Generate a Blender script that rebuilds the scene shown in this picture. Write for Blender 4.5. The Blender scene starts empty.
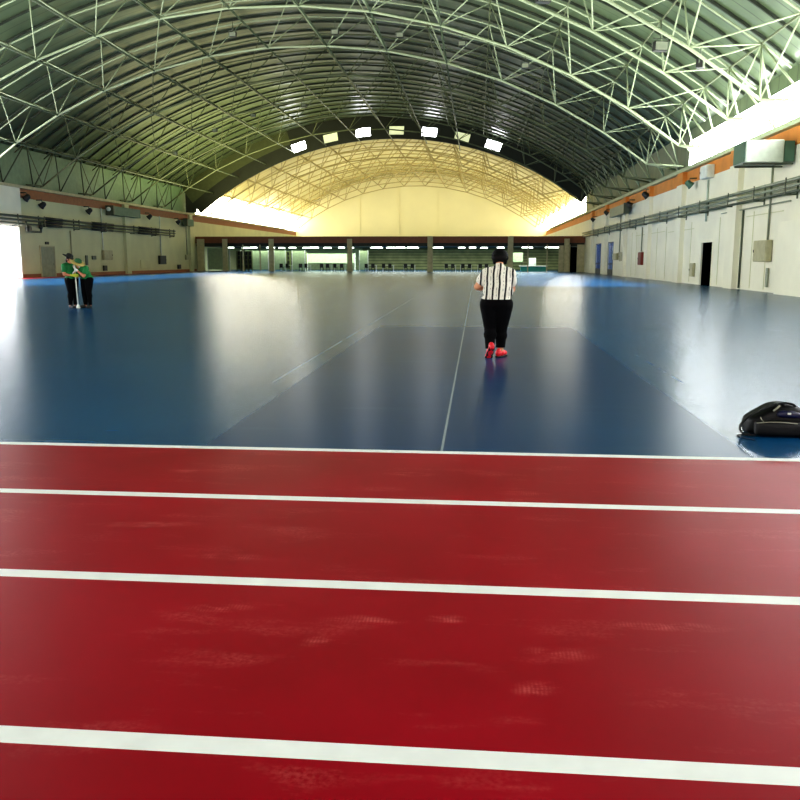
import bpy, bmesh, math, random
from mathutils import Vector, Matrix
random.seed(7)
sc = bpy.context.scene
COL = sc.collection
PI = math.pi

# ------------------------------------------------------------------ materials
def lin(c):
    return tuple(((v/255)/12.92 if v/255 <= .04045 else ((v/255+.055)/1.055)**2.4) for v in c)

def mat(name, rgb, rough=.6, metal=0., var=.12, scale=3., spec=.5, emit=None, estr=0., bump=0.):
    m = bpy.data.materials.new(name); m.use_nodes = True
    nt = m.node_tree; b = nt.nodes['Principled BSDF']
    c = lin(rgb)
    tc = nt.nodes.new('ShaderNodeTexCoord'); nz = nt.nodes.new('ShaderNodeTexNoise')
    nz.inputs['Scale'].default_value = scale; nz.inputs['Detail'].default_value = 4
    nt.links.new(tc.outputs['Object'], nz.inputs['Vector'])
    rp = nt.nodes.new('ShaderNodeValToRGB')
    rp.color_ramp.elements[0].position = .3; rp.color_ramp.elements[1].position = .7
    rp.color_ramp.elements[0].color = (*[v*(1-var) for v in c], 1)
    rp.color_ramp.elements[1].color = (*[min(1, v*(1+var)) for v in c], 1)
    nt.links.new(nz.outputs['Fac'], rp.inputs['Fac'])
    nt.links.new(rp.outputs['Color'], b.inputs['Base Color'])
    b.inputs['Roughness'].default_value = rough; b.inputs['Metallic'].default_value = metal
    b.inputs['Specular IOR Level'].default_value = spec
    if bump:
        bp = nt.nodes.new('ShaderNodeBump'); bp.inputs['Strength'].default_value = bump
        bp.inputs['Distance'].default_value = .02
        nt.links.new(nz.outputs['Fac'], bp.inputs['Height']); nt.links.new(bp.outputs['Normal'], b.inputs['Normal'])
    if emit:
        b.inputs['Emission Color'].default_value = (*lin(emit), 1)
        b.inputs['Emission Strength'].default_value = estr
    return m

class NT:
    """small helper for node graphs"""
    def __init__(s, m): s.nt = m.node_tree; s.b = s.nt.nodes['Principled BSDF']
    def n(s, t, **k):
        x = s.nt.nodes.new(t)
        for a, v in k.items(): setattr(x, a, v)
        return x
    def l(s, a, b): s.nt.links.new(a, b)
    def math(s, op, a, b=None, c=None):
        x = s.n('ShaderNodeMath', operation=op)
        for i, v in enumerate((a, b, c)):
            if v is None: continue
            if isinstance(v, (int, float)): x.inputs[i].default_value = v
            else: s.l(v, x.inputs[i])
        return x.outputs[0]
    def mix(s, f, a, b):
        x = s.n('ShaderNodeMix', data_type='RGBA')
        for sock, v in ((x.inputs[0], f), (x.inputs[6], a), (x.inputs[7], b)):
            if isinstance(v, (int, float)): sock.default_value = v
            elif isinstance(v, tuple): sock.default_value = (*v[:3], 1)
            else: s.l(v, sock)
        return x.outputs[2]
    def noise(s, vec, scale, detail=4., rough=.5, mapping=None):
        if mapping:
            mp = s.n('ShaderNodeMapping'); mp.inputs['Scale'].default_value = mapping; s.l(vec, mp.inputs['Vector']); vec = mp.outputs[0]
        x = s.n('ShaderNodeTexNoise'); x.inputs['Scale'].default_value = scale; x.inputs['Detail'].default_value = detail
        x.inputs['Roughness'].default_value = rough; s.l(vec, x.inputs['Vector']); return x.outputs['Fac']
    def ramp(s, v, lo, hi):
        x = s.n('ShaderNodeMapRange'); x.inputs[1].default_value = lo; x.inputs[2].default_value = hi
        s.l(v, x.inputs[0]); return x.outputs[0]

def newmat(name):
    m = bpy.data.materials.new(name); m.use_nodes = True; return m, NT(m)

def make_floor_mats():
    # blue acrylic court coating with faint scuffs and chalk guide lines
    m, t = newmat('blue_coating'); tc = t.n('ShaderNodeTexCoord').outputs['Object']
    a = t.noise(tc, .35, 5); b_ = t.noise(tc, 1.0, 3, .5, (.7, 4, 1))
    c1 = t.mix(t.ramp(a, .3, .7), lin((8, 66, 108)), lin((14, 82, 126)))
    c2 = t.mix(t.math('MULTIPLY', t.ramp(b_, .56, .78), .18), c1, lin((80, 125, 145)))
    sx = t.n('ShaderNodeSeparateXYZ'); t.l(tc, sx.inputs[0]); X, Y = sx.outputs[0], sx.outputs[1]
    brk = t.noise(tc, 2.0, 3)
    col = c2
    for x0, w, st, lo, hi in ((-.24, .011, .55, 6, 60), (-2.34, .012, .3, 9.5, 34), (2.4, .016, .14, 9.5, 34)):
        d = t.math('ABSOLUTE', t.math('SUBTRACT', X, x0))
        f = t.math('LESS_THAN', d, w)
        f = t.math('MULTIPLY', f, t.math('LESS_THAN', Y, hi)); f = t.math('MULTIPLY', f, t.math('GREATER_THAN', Y, lo))
        f = t.math('MULTIPLY', f, t.math('MULTIPLY_ADD', t.ramp(brk, .3, .6), st, st*.25))
        col = t.mix(f, col, lin((190, 205, 205)))
    t.l(col, t.b.inputs['Base Color'])
    r = t.math('MULTIPLY_ADD', t.ramp(b_, .35, .7), .015, .25); t.l(r, t.b.inputs['Roughness']); t.b.inputs['Specular IOR Level'].default_value = .2
    # darker rectangle with lower gloss
    m2, t = newmat('dark_blue_patch'); tc = t.n('ShaderNodeTexCoord').outputs['Object']
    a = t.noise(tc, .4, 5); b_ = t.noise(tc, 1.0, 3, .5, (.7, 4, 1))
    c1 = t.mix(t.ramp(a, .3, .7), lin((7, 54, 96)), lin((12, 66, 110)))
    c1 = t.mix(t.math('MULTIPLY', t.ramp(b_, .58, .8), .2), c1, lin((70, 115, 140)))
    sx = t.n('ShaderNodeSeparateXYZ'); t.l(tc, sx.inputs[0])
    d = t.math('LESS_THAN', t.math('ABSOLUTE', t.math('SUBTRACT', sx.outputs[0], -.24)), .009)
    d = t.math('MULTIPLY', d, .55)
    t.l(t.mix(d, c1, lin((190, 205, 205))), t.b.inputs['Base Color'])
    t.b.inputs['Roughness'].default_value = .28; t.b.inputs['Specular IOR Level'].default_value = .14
    # red running track coating with dusty shoe marks
    m3, t = newmat('red_coating'); tc = t.n('ShaderNodeTexCoord').outputs['Object']
    a = t.noise(tc, .8, 5); st = t.noise(tc, 1.4, 7, .65, (1, 3.2, 1)); fine = t.noise(tc, 55, 3)
    c1 = t.mix(t.ramp(a, .3, .7), lin((140, 1, 22)), lin((162, 4, 33)))
    dust = t.math('MULTIPLY', t.math('MULTIPLY', t.ramp(st, .55, .8), .8), t.ramp(fine, .35, .7))
    tread = t.n('ShaderNodeTexWave'); tread.inputs['Scale'].default_value = 22; tread.inputs['Distortion'].default_value = 3
    t.l(tc, tread.inputs['Vector'])
    for (px, py, sx_, sy_, ang) in ((-1.02, 3.16, .17, .05, .1), (-.42, 3.10, .2, .055, .05), (-.56, 2.90, .09, .05, .3), (.32, 2.88, .15, .06, -.05),
                                    (.22, 2.62, .1, .06, .2), (-.1, 3.14, .1, .05, 0), (-.42, 5.4, .2, .07, 0), (.3, 5.0, .18, .06, 0), (-1.9, 5.35, .2, .07, .1), (-1.75, 4.2, .35, .06, .1), (-1.15, 3.75, .25, .05, 0), (.75, 3.15, .3, .05, 0)):
        mp = t.n('ShaderNodeMapping', vector_type='TEXTURE'); mp.inputs['Location'].default_value = (px, py, 0)
        mp.inputs['Rotation'].default_value = (0, 0, ang); mp.inputs['Scale'].default_value = (sx_, sy_, 1); t.l(tc, mp.inputs['Vector'])
        ln = t.n('ShaderNodeVectorMath', operation='LENGTH'); t.l(mp.outputs[0], ln.inputs[0])
        f = t.math('SUBTRACT', 1.0, t.ramp(ln.outputs['Value'], .3, 1.0))
        f = t.math('MULTIPLY', f, t.ramp(t.noise(tc, 9, 5, .7, (1, 2.5, 1)), .42, .7))
        f = t.math('MULTIPLY', f, t.math('MULTIPLY_ADD', tread.outputs['Fac'], .6, .35))
        dust = t.math('MAXIMUM', dust, f)
    col = t.mix(t.math('MULTIPLY', dust, .8), c1, lin((215, 110, 105)))
    crack = t.math('LESS_THAN', t.math('ABSOLUTE', t.math('SUBTRACT', t.math('MULTIPLY_ADD', t.noise(tc, 3, 2), .02, 0), t.math('ADD', t.n('ShaderNodeSeparateXYZ').outputs[1], -99))), .002)
    t.l(col, t.b.inputs['Base Color'])
    t.b.inputs['Roughness'].default_value = .4; t.b.inputs['Specular IOR Level'].default_value = .13
    m4 = mat('white_line_paint', (244, 248, 244), .5, var=.04, scale=8)
    return m, m2, m3, m4

M_BLUE, M_PATCH, M_RED, M_LINE = make_floor_mats()

def make_roof_mat(name, lo, hi, stripe):
    m, t = newmat(name); tc = t.n('ShaderNodeTexCoord').outputs['Object']
    sx = t.n('ShaderNodeSeparateXYZ'); t.l(tc, sx.inputs[0]); Y = sx.outputs[1]
    a = t.noise(tc, .25, 5, .6, (1, 2.4, 1))
    c = t.mix(t.ramp(a, .3, .7), lin(lo), lin(hi))
    fr = t.math('FRACT', t.math('MULTIPLY', Y, 1/1.1))
    s_ = t.math('LESS_THAN', fr, .07)
    c = t.mix(t.math('MULTIPLY', s_, stripe), c, lin((30, 40, 30)))
    t.l(c, t.b.inputs['Base Color']); t.b.inputs['Roughness'].default_value = .38
    t.b.inputs['Specular IOR Level'].default_value = .5
    return m

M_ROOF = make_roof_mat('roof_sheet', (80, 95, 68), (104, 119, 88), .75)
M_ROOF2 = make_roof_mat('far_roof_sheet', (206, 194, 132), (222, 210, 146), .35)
M_STEEL = mat('white_steel', (166, 178, 144), .45, var=.06)
M_DSTEEL = mat('grey_green_steel', (74, 86, 62), .5, var=.1)
M_BACKLIT = mat('backlit_steel', (98, 106, 76), .5, var=.1)  # same paint as the white steel, backlit shade put into the colour
M_LITROOF = mat('lit_roof_olive', (70, 76, 46), .6)  # tone of the lit roof, painted onto the bulkhead's upper left part
M_RIB = mat('dark_roof_rib', (46, 54, 40), .6)
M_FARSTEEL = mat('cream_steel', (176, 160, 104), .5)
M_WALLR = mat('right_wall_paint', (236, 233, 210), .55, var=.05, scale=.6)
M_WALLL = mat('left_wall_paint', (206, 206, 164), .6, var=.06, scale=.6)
M_ENDW = mat('cream_wall', (230, 222, 172), .6, var=.03, scale=.3)
M_ORANGE = mat('orange_band', (214, 138, 58), .6, var=.12, scale=1.)
M_BROWN = mat('brown_band', (156, 98, 58), .6, var=.12)
M_BEAM = mat('maroon_beam', (124, 72, 42), .55, var=.15)
M_DARK = mat('dark_bulkhead', (34, 38, 26), .6)
M_BLACK = mat('black_void', (1, 1, 2), .9, spec=0.)  # flat black sheet painted as the unlit depth behind doorways
M_GLOW = mat('skylight_panel', (240, 245, 250), .4, emit=(250, 252, 255), estr=19.)
M_GLOWL = mat('unseen_skylight_panel', (240, 245, 250), .4, emit=(250, 252, 255), estr=16.)
M_GLOWF = mat('far_skylight_panel', (250, 248, 235), .4, emit=(255, 250, 232), estr=11.)
M_GLOWD = mat('dim_skylight_panel', (220, 225, 190), .4, emit=(235, 240, 190), estr=.55)
M_CLERL = mat('clerestory_sheet', (112, 138, 106), .5)
M_PIPE = mat('grey_pipe', (146, 152, 132), .4, .3)
M_DPIPE = mat('dark_pipe', (88, 96, 80), .45, .2)
M_GALV = mat('galvanised_duct', (190, 202, 188), .4, .35)
M_GDUCT = mat('green_duct', (76, 112, 92), .5)
M_BOX = mat('beige_box', (176, 172, 138), .5)
M_BOXD = mat('dark_box', (36, 38, 34), .5)
M_REDBOX = mat('red_box', (124, 44, 30), .5)
M_DOORG = mat('grey_green_door', (136, 142, 118), .5)
M_BLUEG = mat('blue_glass', (40, 78, 140), .2, emit=(50, 100, 190), estr=.15)
M_COLUMN = mat('facade_column', (186, 178, 140), .6)
M_PGREEN = mat('pale_green_wall', (186, 206, 162), .6, emit=(150, 200, 150), estr=.0)
M_OLIVE = mat('olive_wall', (128, 138, 90), .6)
M_TEAL = mat('teal_counter', (60, 160, 140), .45)
M_WHITE = mat('white_plastic', (226, 230, 220), .5)
M_LAMP = mat('lamp_glow', (250, 255, 250), .4, emit=(240, 255, 240), estr=4.)
M_YEL = mat('yellow_sign', (200, 190, 50), .5)
M_SKIN = mat('skin', (214, 150, 112), .5, var=.05)
M_SKIN2 = mat('tanned_skin', (196, 128, 96), .5, var=.05)
M_HAIR = mat('black_hair', (6, 5, 6), .65, spec=.2, var=.3, scale=40)
M_PANTS = mat('black_cloth', (5, 5, 7), .9, spec=.15, var=.3, scale=20)
M_GREEN = mat('green_polo', (14, 120, 60), .7, var=.12, scale=15)
M_DGREEN = mat('green_hat', (40, 96, 56), .7, var=.15, scale=20)
M_STRAW = mat('straw_hat', (176, 158, 92), .7, var=.15, scale=30)
M_HATD = mat('black_hat', (14, 16, 16), .7, var=.2, scale=20)
M_SHOE = mat('coral_red_shoe', (226, 38, 52), .45, var=.1)
M_SOLE = mat('black_sole', (16, 14, 16), .7)
M_YGLOVE = mat('yellow_glove', (188, 196, 60), .7)
M_WGLOVE = mat('white_glove', (222, 230, 224), .7)
M_BAG = mat('black_nylon', (4, 4, 6), .5, spec=.3, var=.4, scale=14, bump=.3)
M_BAGB = mat('navy_nylon', (10, 14, 56), .4, var=.5, scale=25)
M_STRAP = mat('black_webbing', (12, 16, 18), .6, var=.3, scale=60)
M_ZIP = mat('grey_zip', (150, 150, 132), .4, .3)
M_REDTAG = mat('red_fabric', (226, 40, 36), .6)

def striped_shirt():
    m, t = newmat('striped_shirt'); tc = t.n('ShaderNodeTexCoord').outputs['Object']
    sx = t.n('ShaderNodeSeparateXYZ'); t.l(tc, sx.inputs[0]); X, Z = sx.outputs[0], sx.outputs[2]
    wob = t.math('MULTIPLY', t.noise(tc, 4, 2), .05)
    u = t.math('ADD', t.math('ADD', X, t.math('MULTIPLY', Z, -.05)), wob)
    fr = t.math('FRACT', t.math('ADD', t.math('MULTIPLY', u, 1/.088), .3))
    wide = t.math('LESS_THAN', fr, .3)
    fr2 = t.math('FRACT', t.math('ADD', t.math('MULTIPLY', u, 1/.088), .62))
    thin = t.math('MULTIPLY', t.math('LESS_THAN', fr2, .12), t.math('GREATER_THAN', t.noise(tc, 30, 2), .5))
    f = t.math('MAXIMUM', wide, t.math('MULTIPLY', thin, .6))
    t.l(t.mix(f, lin((232, 228, 214)), lin((14, 13, 16))), t.b.inputs['Base Color']); t.b.inputs['Roughness'].default_value = .8
    return m
M_STRIPE = striped_shirt()

def slat_mat():
    m, t = newmat('slatted_olive'); tc = t.n('ShaderNodeTexCoord').outputs['Object']
    sx = t.n('ShaderNodeSeparateXYZ'); t.l(tc, sx.inputs[0])
    fr = t.math('FRACT', t.math('MULTIPLY', sx.outputs[2], 1/.42))
    f = t.math('LESS_THAN', fr, .3); a = t.noise(tc, 1.2, 4)
    c = t.mix(t.ramp(a, .3, .7), lin((150, 160, 112)), lin((184, 190, 138)))
    t.l(t.mix(t.math('MULTIPLY', f, .6), c, lin((60, 76, 46))), t.b.inputs['Base Color']); t.b.inputs['Roughness'].default_value = .6
    return m
M_SLAT = slat_mat()

# ------------------------------------------------------------------ mesh helpers
def bx(bm, x0, x1, y0, y1, z0, z1, mi=0):
    vs = [bm.verts.new(p) for p in ((x0,y0,z0),(x1,y0,z0),(x1,y1,z0),(x0,y1,z0),(x0,y0,z1),(x1,y0,z1),(x1,y1,z1),(x0,y1,z1))]
    for f in ((0,3,2,1),(4,5,6,7),(0,1,5,4),(1,2,6,5),(2,3,7,6),(3,0,4,7)):
        fc = bm.faces.new([vs[i] for i in f]); fc.material_index = mi

def tube(bm, pts, r, n=8, caps=True, r2=None, mi=0):
    pts = [Vector(p) for p in pts]; rings = []; up = None
    for i, p in enumerate(pts):
        d = (pts[min(i+1, len(pts)-1)] - pts[max(i-1, 0)]).normalized()
        if up is None or abs(d.dot(up)) > .97:
            up = Vector((0,0,1)) if abs(d.z) < .9 else Vector((1,0,0))
        a = d.cross(up).normalized(); b = a.cross(d).normalized(); up = b
        rr = r if r2 is None else r + (r2-r)*i/(len(pts)-1)
        rings.append([bm.verts.new(p + (a*math.cos(2*PI*k/n) + b*math.sin(2*PI*k/n))*rr) for k in range(n)])
    for i in range(len(rings)-1):
        for k in range(n):
            f = bm.faces.new((rings[i][k], rings[i][(k+1)%n], rings[i+1][(k+1)%n], rings[i+1][k])); f.smooth = True; f.material_index = mi
    if caps:
        bm.faces.new(rings[0][::-1]).material_index = mi; bm.faces.new(rings[-1]).material_index = mi

def ell(bm, c, r, rot=None, seg=16, mi=0):
    m = Matrix.Translation(Vector(c)) @ (rot.to_4x4() if rot else Matrix.Identity(4)) @ Matrix.Diagonal((*r, 1))
    o = bmesh.ops.create_uvsphere(bm, u_segments=seg, v_segments=max(6, seg*3//4), radius=1, matrix=m)
    for v in o['verts']:
        for f in v.link_faces: f.smooth = True; f.material_index = mi

def cap(bm, a, ra, b, rb, n=14):
    """tapered capsule"""
    a, b = Vector(a), Vector(b)
    tube(bm, [a, b], ra, n, True, rb)
    ell(bm, a, (ra,)*3, None, n); ell(bm, b, (rb,)*3, None, n)

def lathe(bm, prof, n=20, M=None, mi=0):
    M = M or Matrix.Identity(4); rings = []
    for r, z in prof:
        rings.append([bm.verts.new(M @ Vector((r*math.cos(2*PI*k/n), r*math.sin(2*PI*k/n), z))) for k in range(n)])
    for i in range(len(rings)-1):
        for k in range(n):
            f = bm.faces.new((rings[i][k], rings[i][(k+1)%n], rings[i+1][(k+1)%n], rings[i+1][k])); f.smooth = True; f.material_index = mi
    bm.faces.new(rings[0][::-1]).material_index = mi; bm.faces.new(rings[-1]).material_index = mi

def obj(name, bm, mats, parent=None, bevel=0.):
    me = bpy.data.meshes.new(name)
    bmesh.ops.recalc_face_normals(bm, faces=bm.faces[:])
    bm.to_mesh(me); bm.free()
    for m in (mats if isinstance(mats, (list, tuple)) else [mats]): me.materials.append(m)
    o = bpy.data.objects.new(name, me); COL.objects.link(o)
    if parent: o.parent = parent
    if bevel:
        b = o.modifiers.new('bevel', 'BEVEL'); b.width = bevel; b.segments = 2; b.limit_method = 'ANGLE'
    return o

def tag(o, label, cat, group=None, kind=None):
    o['label'] = label; o['category'] = cat
    if group: o['group'] = group
    if kind: o['kind'] = kind
    return o

def thing(name, label, cat, loc=(0,0,0), rz=0., group=None):
    o = bpy.data.objects.new(name, None); COL.objects.link(o); o.location = loc; o.rotation_euler = (0,0,rz)
    o.empty_display_size = .2
    return tag(o, label, cat, group)

def struct(name, bm, mats, label=None, parent=None):
    o = obj(name, bm, mats, parent)
    if not parent:
        o['kind'] = 'structure'; o['category'] = name.split('_')[0]
        if label: o['label'] = label
    return o

def box_obj(name, dims, m, parent=None, bevel=0.):
    bm = bmesh.new(); bx(bm, *dims); return obj(name, bm, m, parent, bevel)

# ------------------------------------------------------------------ layout constants
XL, XR = -35.4, 13.0            # side walls
YB, YF, YE = -30.0, 105.0, 165.0  # back wall, facade, end wall
CX, CZ = -11.61, -21.42         # centre of the arch circle
RL, RU, RR = 36.6, 39.0, 39.35  # lower chord, upper chord, roof sheet radii
ZW = 6.95                       # top of side walls
S = 35.4/34.6
def LW(y, z): return (y*S, 1.4+(z-1.4)*S)
def arc(r, deg, y): a = math.radians(deg); return Vector((CX+r*math.sin(a), y, CZ+r*math.cos(a)))

# ------------------------------------------------------------------ floor
bm = bmesh.new()
def quad(x0, x1, y0, y1, mi, z=0.):
    f = bm.faces.new([bm.verts.new(p) for p in ((x0,y0,z),(x1,y0,z),(x1,y1,z),(x0,y1,z))]); f.material_index = mi
lw = .044
lines = [6.06, 4.765, 3.455, 2.2, .91, -.38]
prev = YB
for y in reversed(lines):
    quad(XL, XR, prev, y-lw, 2); quad(XL, XR, y-lw, y+lw, 3); prev = y+lw
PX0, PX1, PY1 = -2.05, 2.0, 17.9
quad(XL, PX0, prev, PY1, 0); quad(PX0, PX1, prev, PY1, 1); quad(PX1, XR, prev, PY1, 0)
quad(XL, XR, PY1, 40, 0); quad(XL, -33.2, 40, YF-4, 2); quad(-33.2, XR, 40, YF-4, 0); quad(XL, XR, YF-4, YF+25, 0)
quad(XL, XR, YF+25, YE, 0); quad(XR, XR+.4, 40, YF, 0)
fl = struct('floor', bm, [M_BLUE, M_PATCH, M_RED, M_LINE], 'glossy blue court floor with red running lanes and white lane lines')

# ------------------------------------------------------------------ side walls
def wall_with_holes(name, X, t, holes, m, label, y0=YB, y1=YE, z1=ZW):
    """wall slab at X; holes = [(ya,yb,za,zb)] sorted by y"""
    bm = bmesh.new(); xs = (X, X+t) if t > 0 else (X+t, X); p = y0
    for ya, yb, za, zb in holes:
        bx(bm, *xs, p, ya, 0, z1)
        if zb < z1: bx(bm, *xs, ya, yb, zb, z1)
        if za > 0: bx(bm, *xs, ya, yb, 0, za)
        p = yb
    bx(bm, *xs, p, y1, 0, z1)
    return struct(name, bm, m, label)
RH = [(48.75, 51.0, 0, 2.42), (83.4, 86.4, 0, 3.1), (91.6, 95.2, 0, 3.1)]
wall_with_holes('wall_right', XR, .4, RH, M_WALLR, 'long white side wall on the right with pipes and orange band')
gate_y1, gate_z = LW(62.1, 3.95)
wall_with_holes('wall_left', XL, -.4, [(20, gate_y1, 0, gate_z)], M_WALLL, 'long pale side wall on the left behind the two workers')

# end wall (arched) and bulkhead (arched ring)
def arched_wall(name, y, t, r, m, z0=0.):
    bm = bmesh.new(); N = 48; top = []
    for i in range(N+1):
        x = XL + (XR-XL)*i/N; top.append((x, CZ + math.sqrt(r*r-(x-CX)**2)))
    for i in range(N):
        (xa, za), (xb, zb) = top[i], top[i+1]
        vs = [bm.verts.new(p) for p in ((xa,y,z0),(xb,y,z0),(xb,y,zb),(xa,y,za),(xa,y+t,z0),(xb,y+t,z0),(xb,y+t,zb),(xa,y+t,za))]
        for f in ((0,1,2,3),(7,6,5,4),(3,2,6,7)): bm.faces.new([vs[k] for k in f])
    return struct(name, bm, m, 'distant cream end wall under the arched roof')
arched_wall('wall_end', YE, .3, RR, M_ENDW)
bm = bmesh.new(); bx(bm, XL-.4, XR+.4, YB-.3, YB, 0, ZW+12); struct('wall_back', bm, M_WALLR)
for k, x in enumerate((-22.8, -15.2, -7.6, .2)):
    box_obj('trim_%d' % (30+k), (x-.12, x+.12, YE-.12, YE, 0, CZ+math.sqrt((RR-.1)**2-(x-CX)**2)), M_ENDW)['kind'] = 'structure'

# roof sheets
def roof(name, y0, y1, m, label):
    bm = bmesh.new(); N = 72; aL = math.degrees(math.asin((XL-CX)/RR)); aR = math.degrees(math.asin((XR-CX)/RR))
    rows = []
    for i in range(N+1):
        a = aL+(aR-aL)*i/N
        rows.append([bm.verts.new(arc(RR, a, y)) for y in (y0, y1)])
    for i in range(N):
        f = bm.faces.new((rows[i][0], rows[i+1][0], rows[i+1][1], rows[i][1])); f.smooth = True
    o = struct(name, bm, m, label)
    sd = o.modifiers.new('thick', 'SOLIDIFY'); sd.thickness = .12; sd.offset = 1
    return o
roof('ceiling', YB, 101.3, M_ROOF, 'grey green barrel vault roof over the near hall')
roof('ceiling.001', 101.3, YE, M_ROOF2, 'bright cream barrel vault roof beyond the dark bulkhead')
ZRL = CZ+math.sqrt(RR**2-(XL-CX)**2); ZRR = CZ+math.sqrt(RR**2-(XR-CX)**2)

# bulkhead ring with seven openings glazed by lit panes
bm = bmesh.new(); YK = 101.0
WA = [-14.8, -8.8, -2.85, 3.1, 8.9, 14.7, 20.3]
edges = [-37.4]; 
for a in WA: edges += [a-1.3, a+1.3]
edges += [38.6]
RIN = lambda a: 36.75+1.7*math.sin(math.radians(a))
RW0 = lambda a: 37.2+1.8*math.sin(math.radians(a))
RW1 = lambda a: min(39.2, 38.15+1.8*math.sin(math.radians(a)))
def ringseg(a0, a1, r0, r1, n):
    for i in range(n):
        p = a0+(a1-a0)*i/n; q = a0+(a1-a0)*(i+1)/n
        vs = [bm.verts.new(arc(r(a) if callable(r) else r, a, y)) for y in (YK, YK+.3) for r, a in ((r0,p),(r0,q),(r1,q),(r1,p))]
        for f in ((0,1,2,3),(7,6,5,4),(0,4,5,1),(3,2,6,7),(1,5,6,2),(0,3,7,4)): bm.faces.new([vs[k] for k in f])
for i in range(0, len(edges)-1):
    n = max(1, int((edges[i+1]-edges[i])/1.2))
    if i == 0: ringseg(edges[i], edges[i+1], RIN, lambda a: RIN(a)+1.5, n)
    elif i % 2 == 0: ringseg(edges[i], edges[i+1], RIN, RR, n)
    else:
        ringseg(edges[i], edges[i+1], RIN, RW0, n); ringseg(edges[i], edges[i+1], RW1, RR, n)
struct('wall_bulkhead', bm, M_DARK, 'dark arched bulkhead ring hanging from the roof above the far opening')
bm = bmesh.new(); ringseg(edges[0], edges[1], lambda a: RIN(a)+1.5, RR, 18); struct('wall_bulkhead.001', bm, M_LITROOF, 'upper left part of the bulkhead, coloured like the lit roof')
bm = bmesh.new(); bx(bm, XL+.3, XL+1.6, YK+.05, YK+.25, ZW+.1, 10.3); struct('trim_70', bm, M_DARK, 'dark lower end of the bulkhead at the left wall')
for k, a in enumerate(WA):
    bm = bmesh.new()
    vs = [bm.verts.new(arc(r(a+d), a+d, YK+.1)) for r, d in ((RW0,-1.3),(RW0,1.3),(RW1,1.3),(RW1,-1.3))]
    bm.faces.new(vs)
    big = k in (0, 2, 4, 6)
    w = struct('window_%d' % (k+1), bm, M_GLOW if big else M_GLOWD, 'small %s window pane in the dark arched bulkhead' % ('bright' if big else 'dim'))

# clerestory bands above the side walls
def clere(name, X, y0, y1, z0, z1, m, label, mull=None):
    bm = bmesh.new(); bx(bm, X-.04, X+.04, y0, y1, z0, z1)
    o = struct(name, bm, m, label)
    if mull:
        bm = bmesh.new(); y = y0
        while y < y1-.1:
            bx(bm, X-.07 if X > 0 else X-.02, X+.02 if X > 0 else X+.07, y-.03, y+.03, z0, z1); y += mull
        obj('window_frame', bm, M_STEEL, o)
    return o
bm = bmesh.new(); bx(bm, XR-.04, XR+.1, YB, 55, 8.62, ZRR+.05); struct('trim_71', bm, M_ROOF, 'roof eave strip above the white clerestory window')
clere('window_8', XR, YB, 55.0, ZW+.1, 8.62, M_GLOW, 'long blown-out white clerestory window over the right wall', 4.4)
clere('window_9', XR, 105.2, YE, ZW+.1, ZRR-.05, M_GLOWF, 'bright clerestory window strip beyond the bulkhead above the right wall')
clere('window_10', XL, 105.2, YE, ZW+.1, ZRL-.05, M_GLOWF, 'bright clerestory window strip beyond the bulkhead above the left wall')
bm = bmesh.new(); bx(bm, XR-.04, XR+.1, 55, 105.2, ZW, ZRR); struct('trim_1', bm, M_ROOF, 'closed roof eave panel on the right')
clere('window_11', XL, YB, 57.0, ZW+.1, ZRL-.05, M_GLOWL, 'unseen white clerestory window over the left gateway')  # out of view, added to light the right wall and floor
bm = bmesh.new(); bx(bm, XL-.1, XL+.04, 57, 105.2, ZW, ZRL); struct('trim_2', bm, M_CLERL, 'pale green eave panel above the left wall')
# eave gutters / ledges along wall tops
bm = bmesh.new(); bx(bm, XR-.3, XR, YB, YF+50, ZW-.1, ZW+.12); struct('trim_3', bm, M_STEEL, 'pale ledge along the top of the right wall')
bm = bmesh.new(); bx(bm, XL, XL+.3, YB, YF+50, ZW-.1, ZW+.12); struct('trim_4', bm, M_COLUMN, 'ledge along the top of the left wall')
# painted bands
bm = bmesh.new(); bx(bm, XR-.012, XR, YB, YE, 6.1, ZW-.1); struct('trim_5', bm, M_ORANGE, 'orange painted band at the top of the right wall')
bm = bmesh.new(); bx(bm, XL, XL+.012, YB, YE, 6.15, ZW-.1); struct('trim_6', bm, M_BROWN, 'brown painted band at the top of the left wall')
bm = bmesh.new(); bx(bm, XL, XL+.03, gate_y1, YF, 0, .28); struct('baseboard_left', bm, M_BROWN, 'brown skirting along the left wall')
# pilasters
for k, (y, w) in enumerate(((44.6, 1.5), (56.2, 1.5), (66.2, 1.2), (76.6, 1.2), (87.6, 1.2), (98.0, 1.2))):
    bm = bmesh.new(); bx(bm, XR-.28, XR, y-w/2, y+w/2, 0, 6.1, 0); bx(bm, XR-.285, XR, y-w/2, y+w/2, 6.1, ZW-.1, 1)
    struct('trim_%d' % (7+k), bm, [M_WALLR, M_ORANGE], 'white wall pilaster with orange top on the right wall')
bm = bmesh.new(); bx(bm, XR-.45, XR, 30, 37.2, 0, 3.0); struct('trim_13', bm, M_WALLR, 'low projecting block at the near end of the right wall')
for k, (y, w) in enumerate(((59.8, 3.4),)):
    yy = y*S; bm = bmesh.new(); bx(bm, XL, XL+.25, 20, gate_y1, gate_z, ZW-.1); struct('trim_14', bm, M_WALLR, 'pale projecting wall piece above the bright left gateway')
for k, y in enumerate((83.5, 102.8)):
    bm = bmesh.new(); bx(bm, XL, XL+.3, y-.5, y+.5, 0, ZW-.1); struct('trim_%d' % (15+k), bm, M_WALLL, 'shallow pilaster on the left wall')
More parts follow.
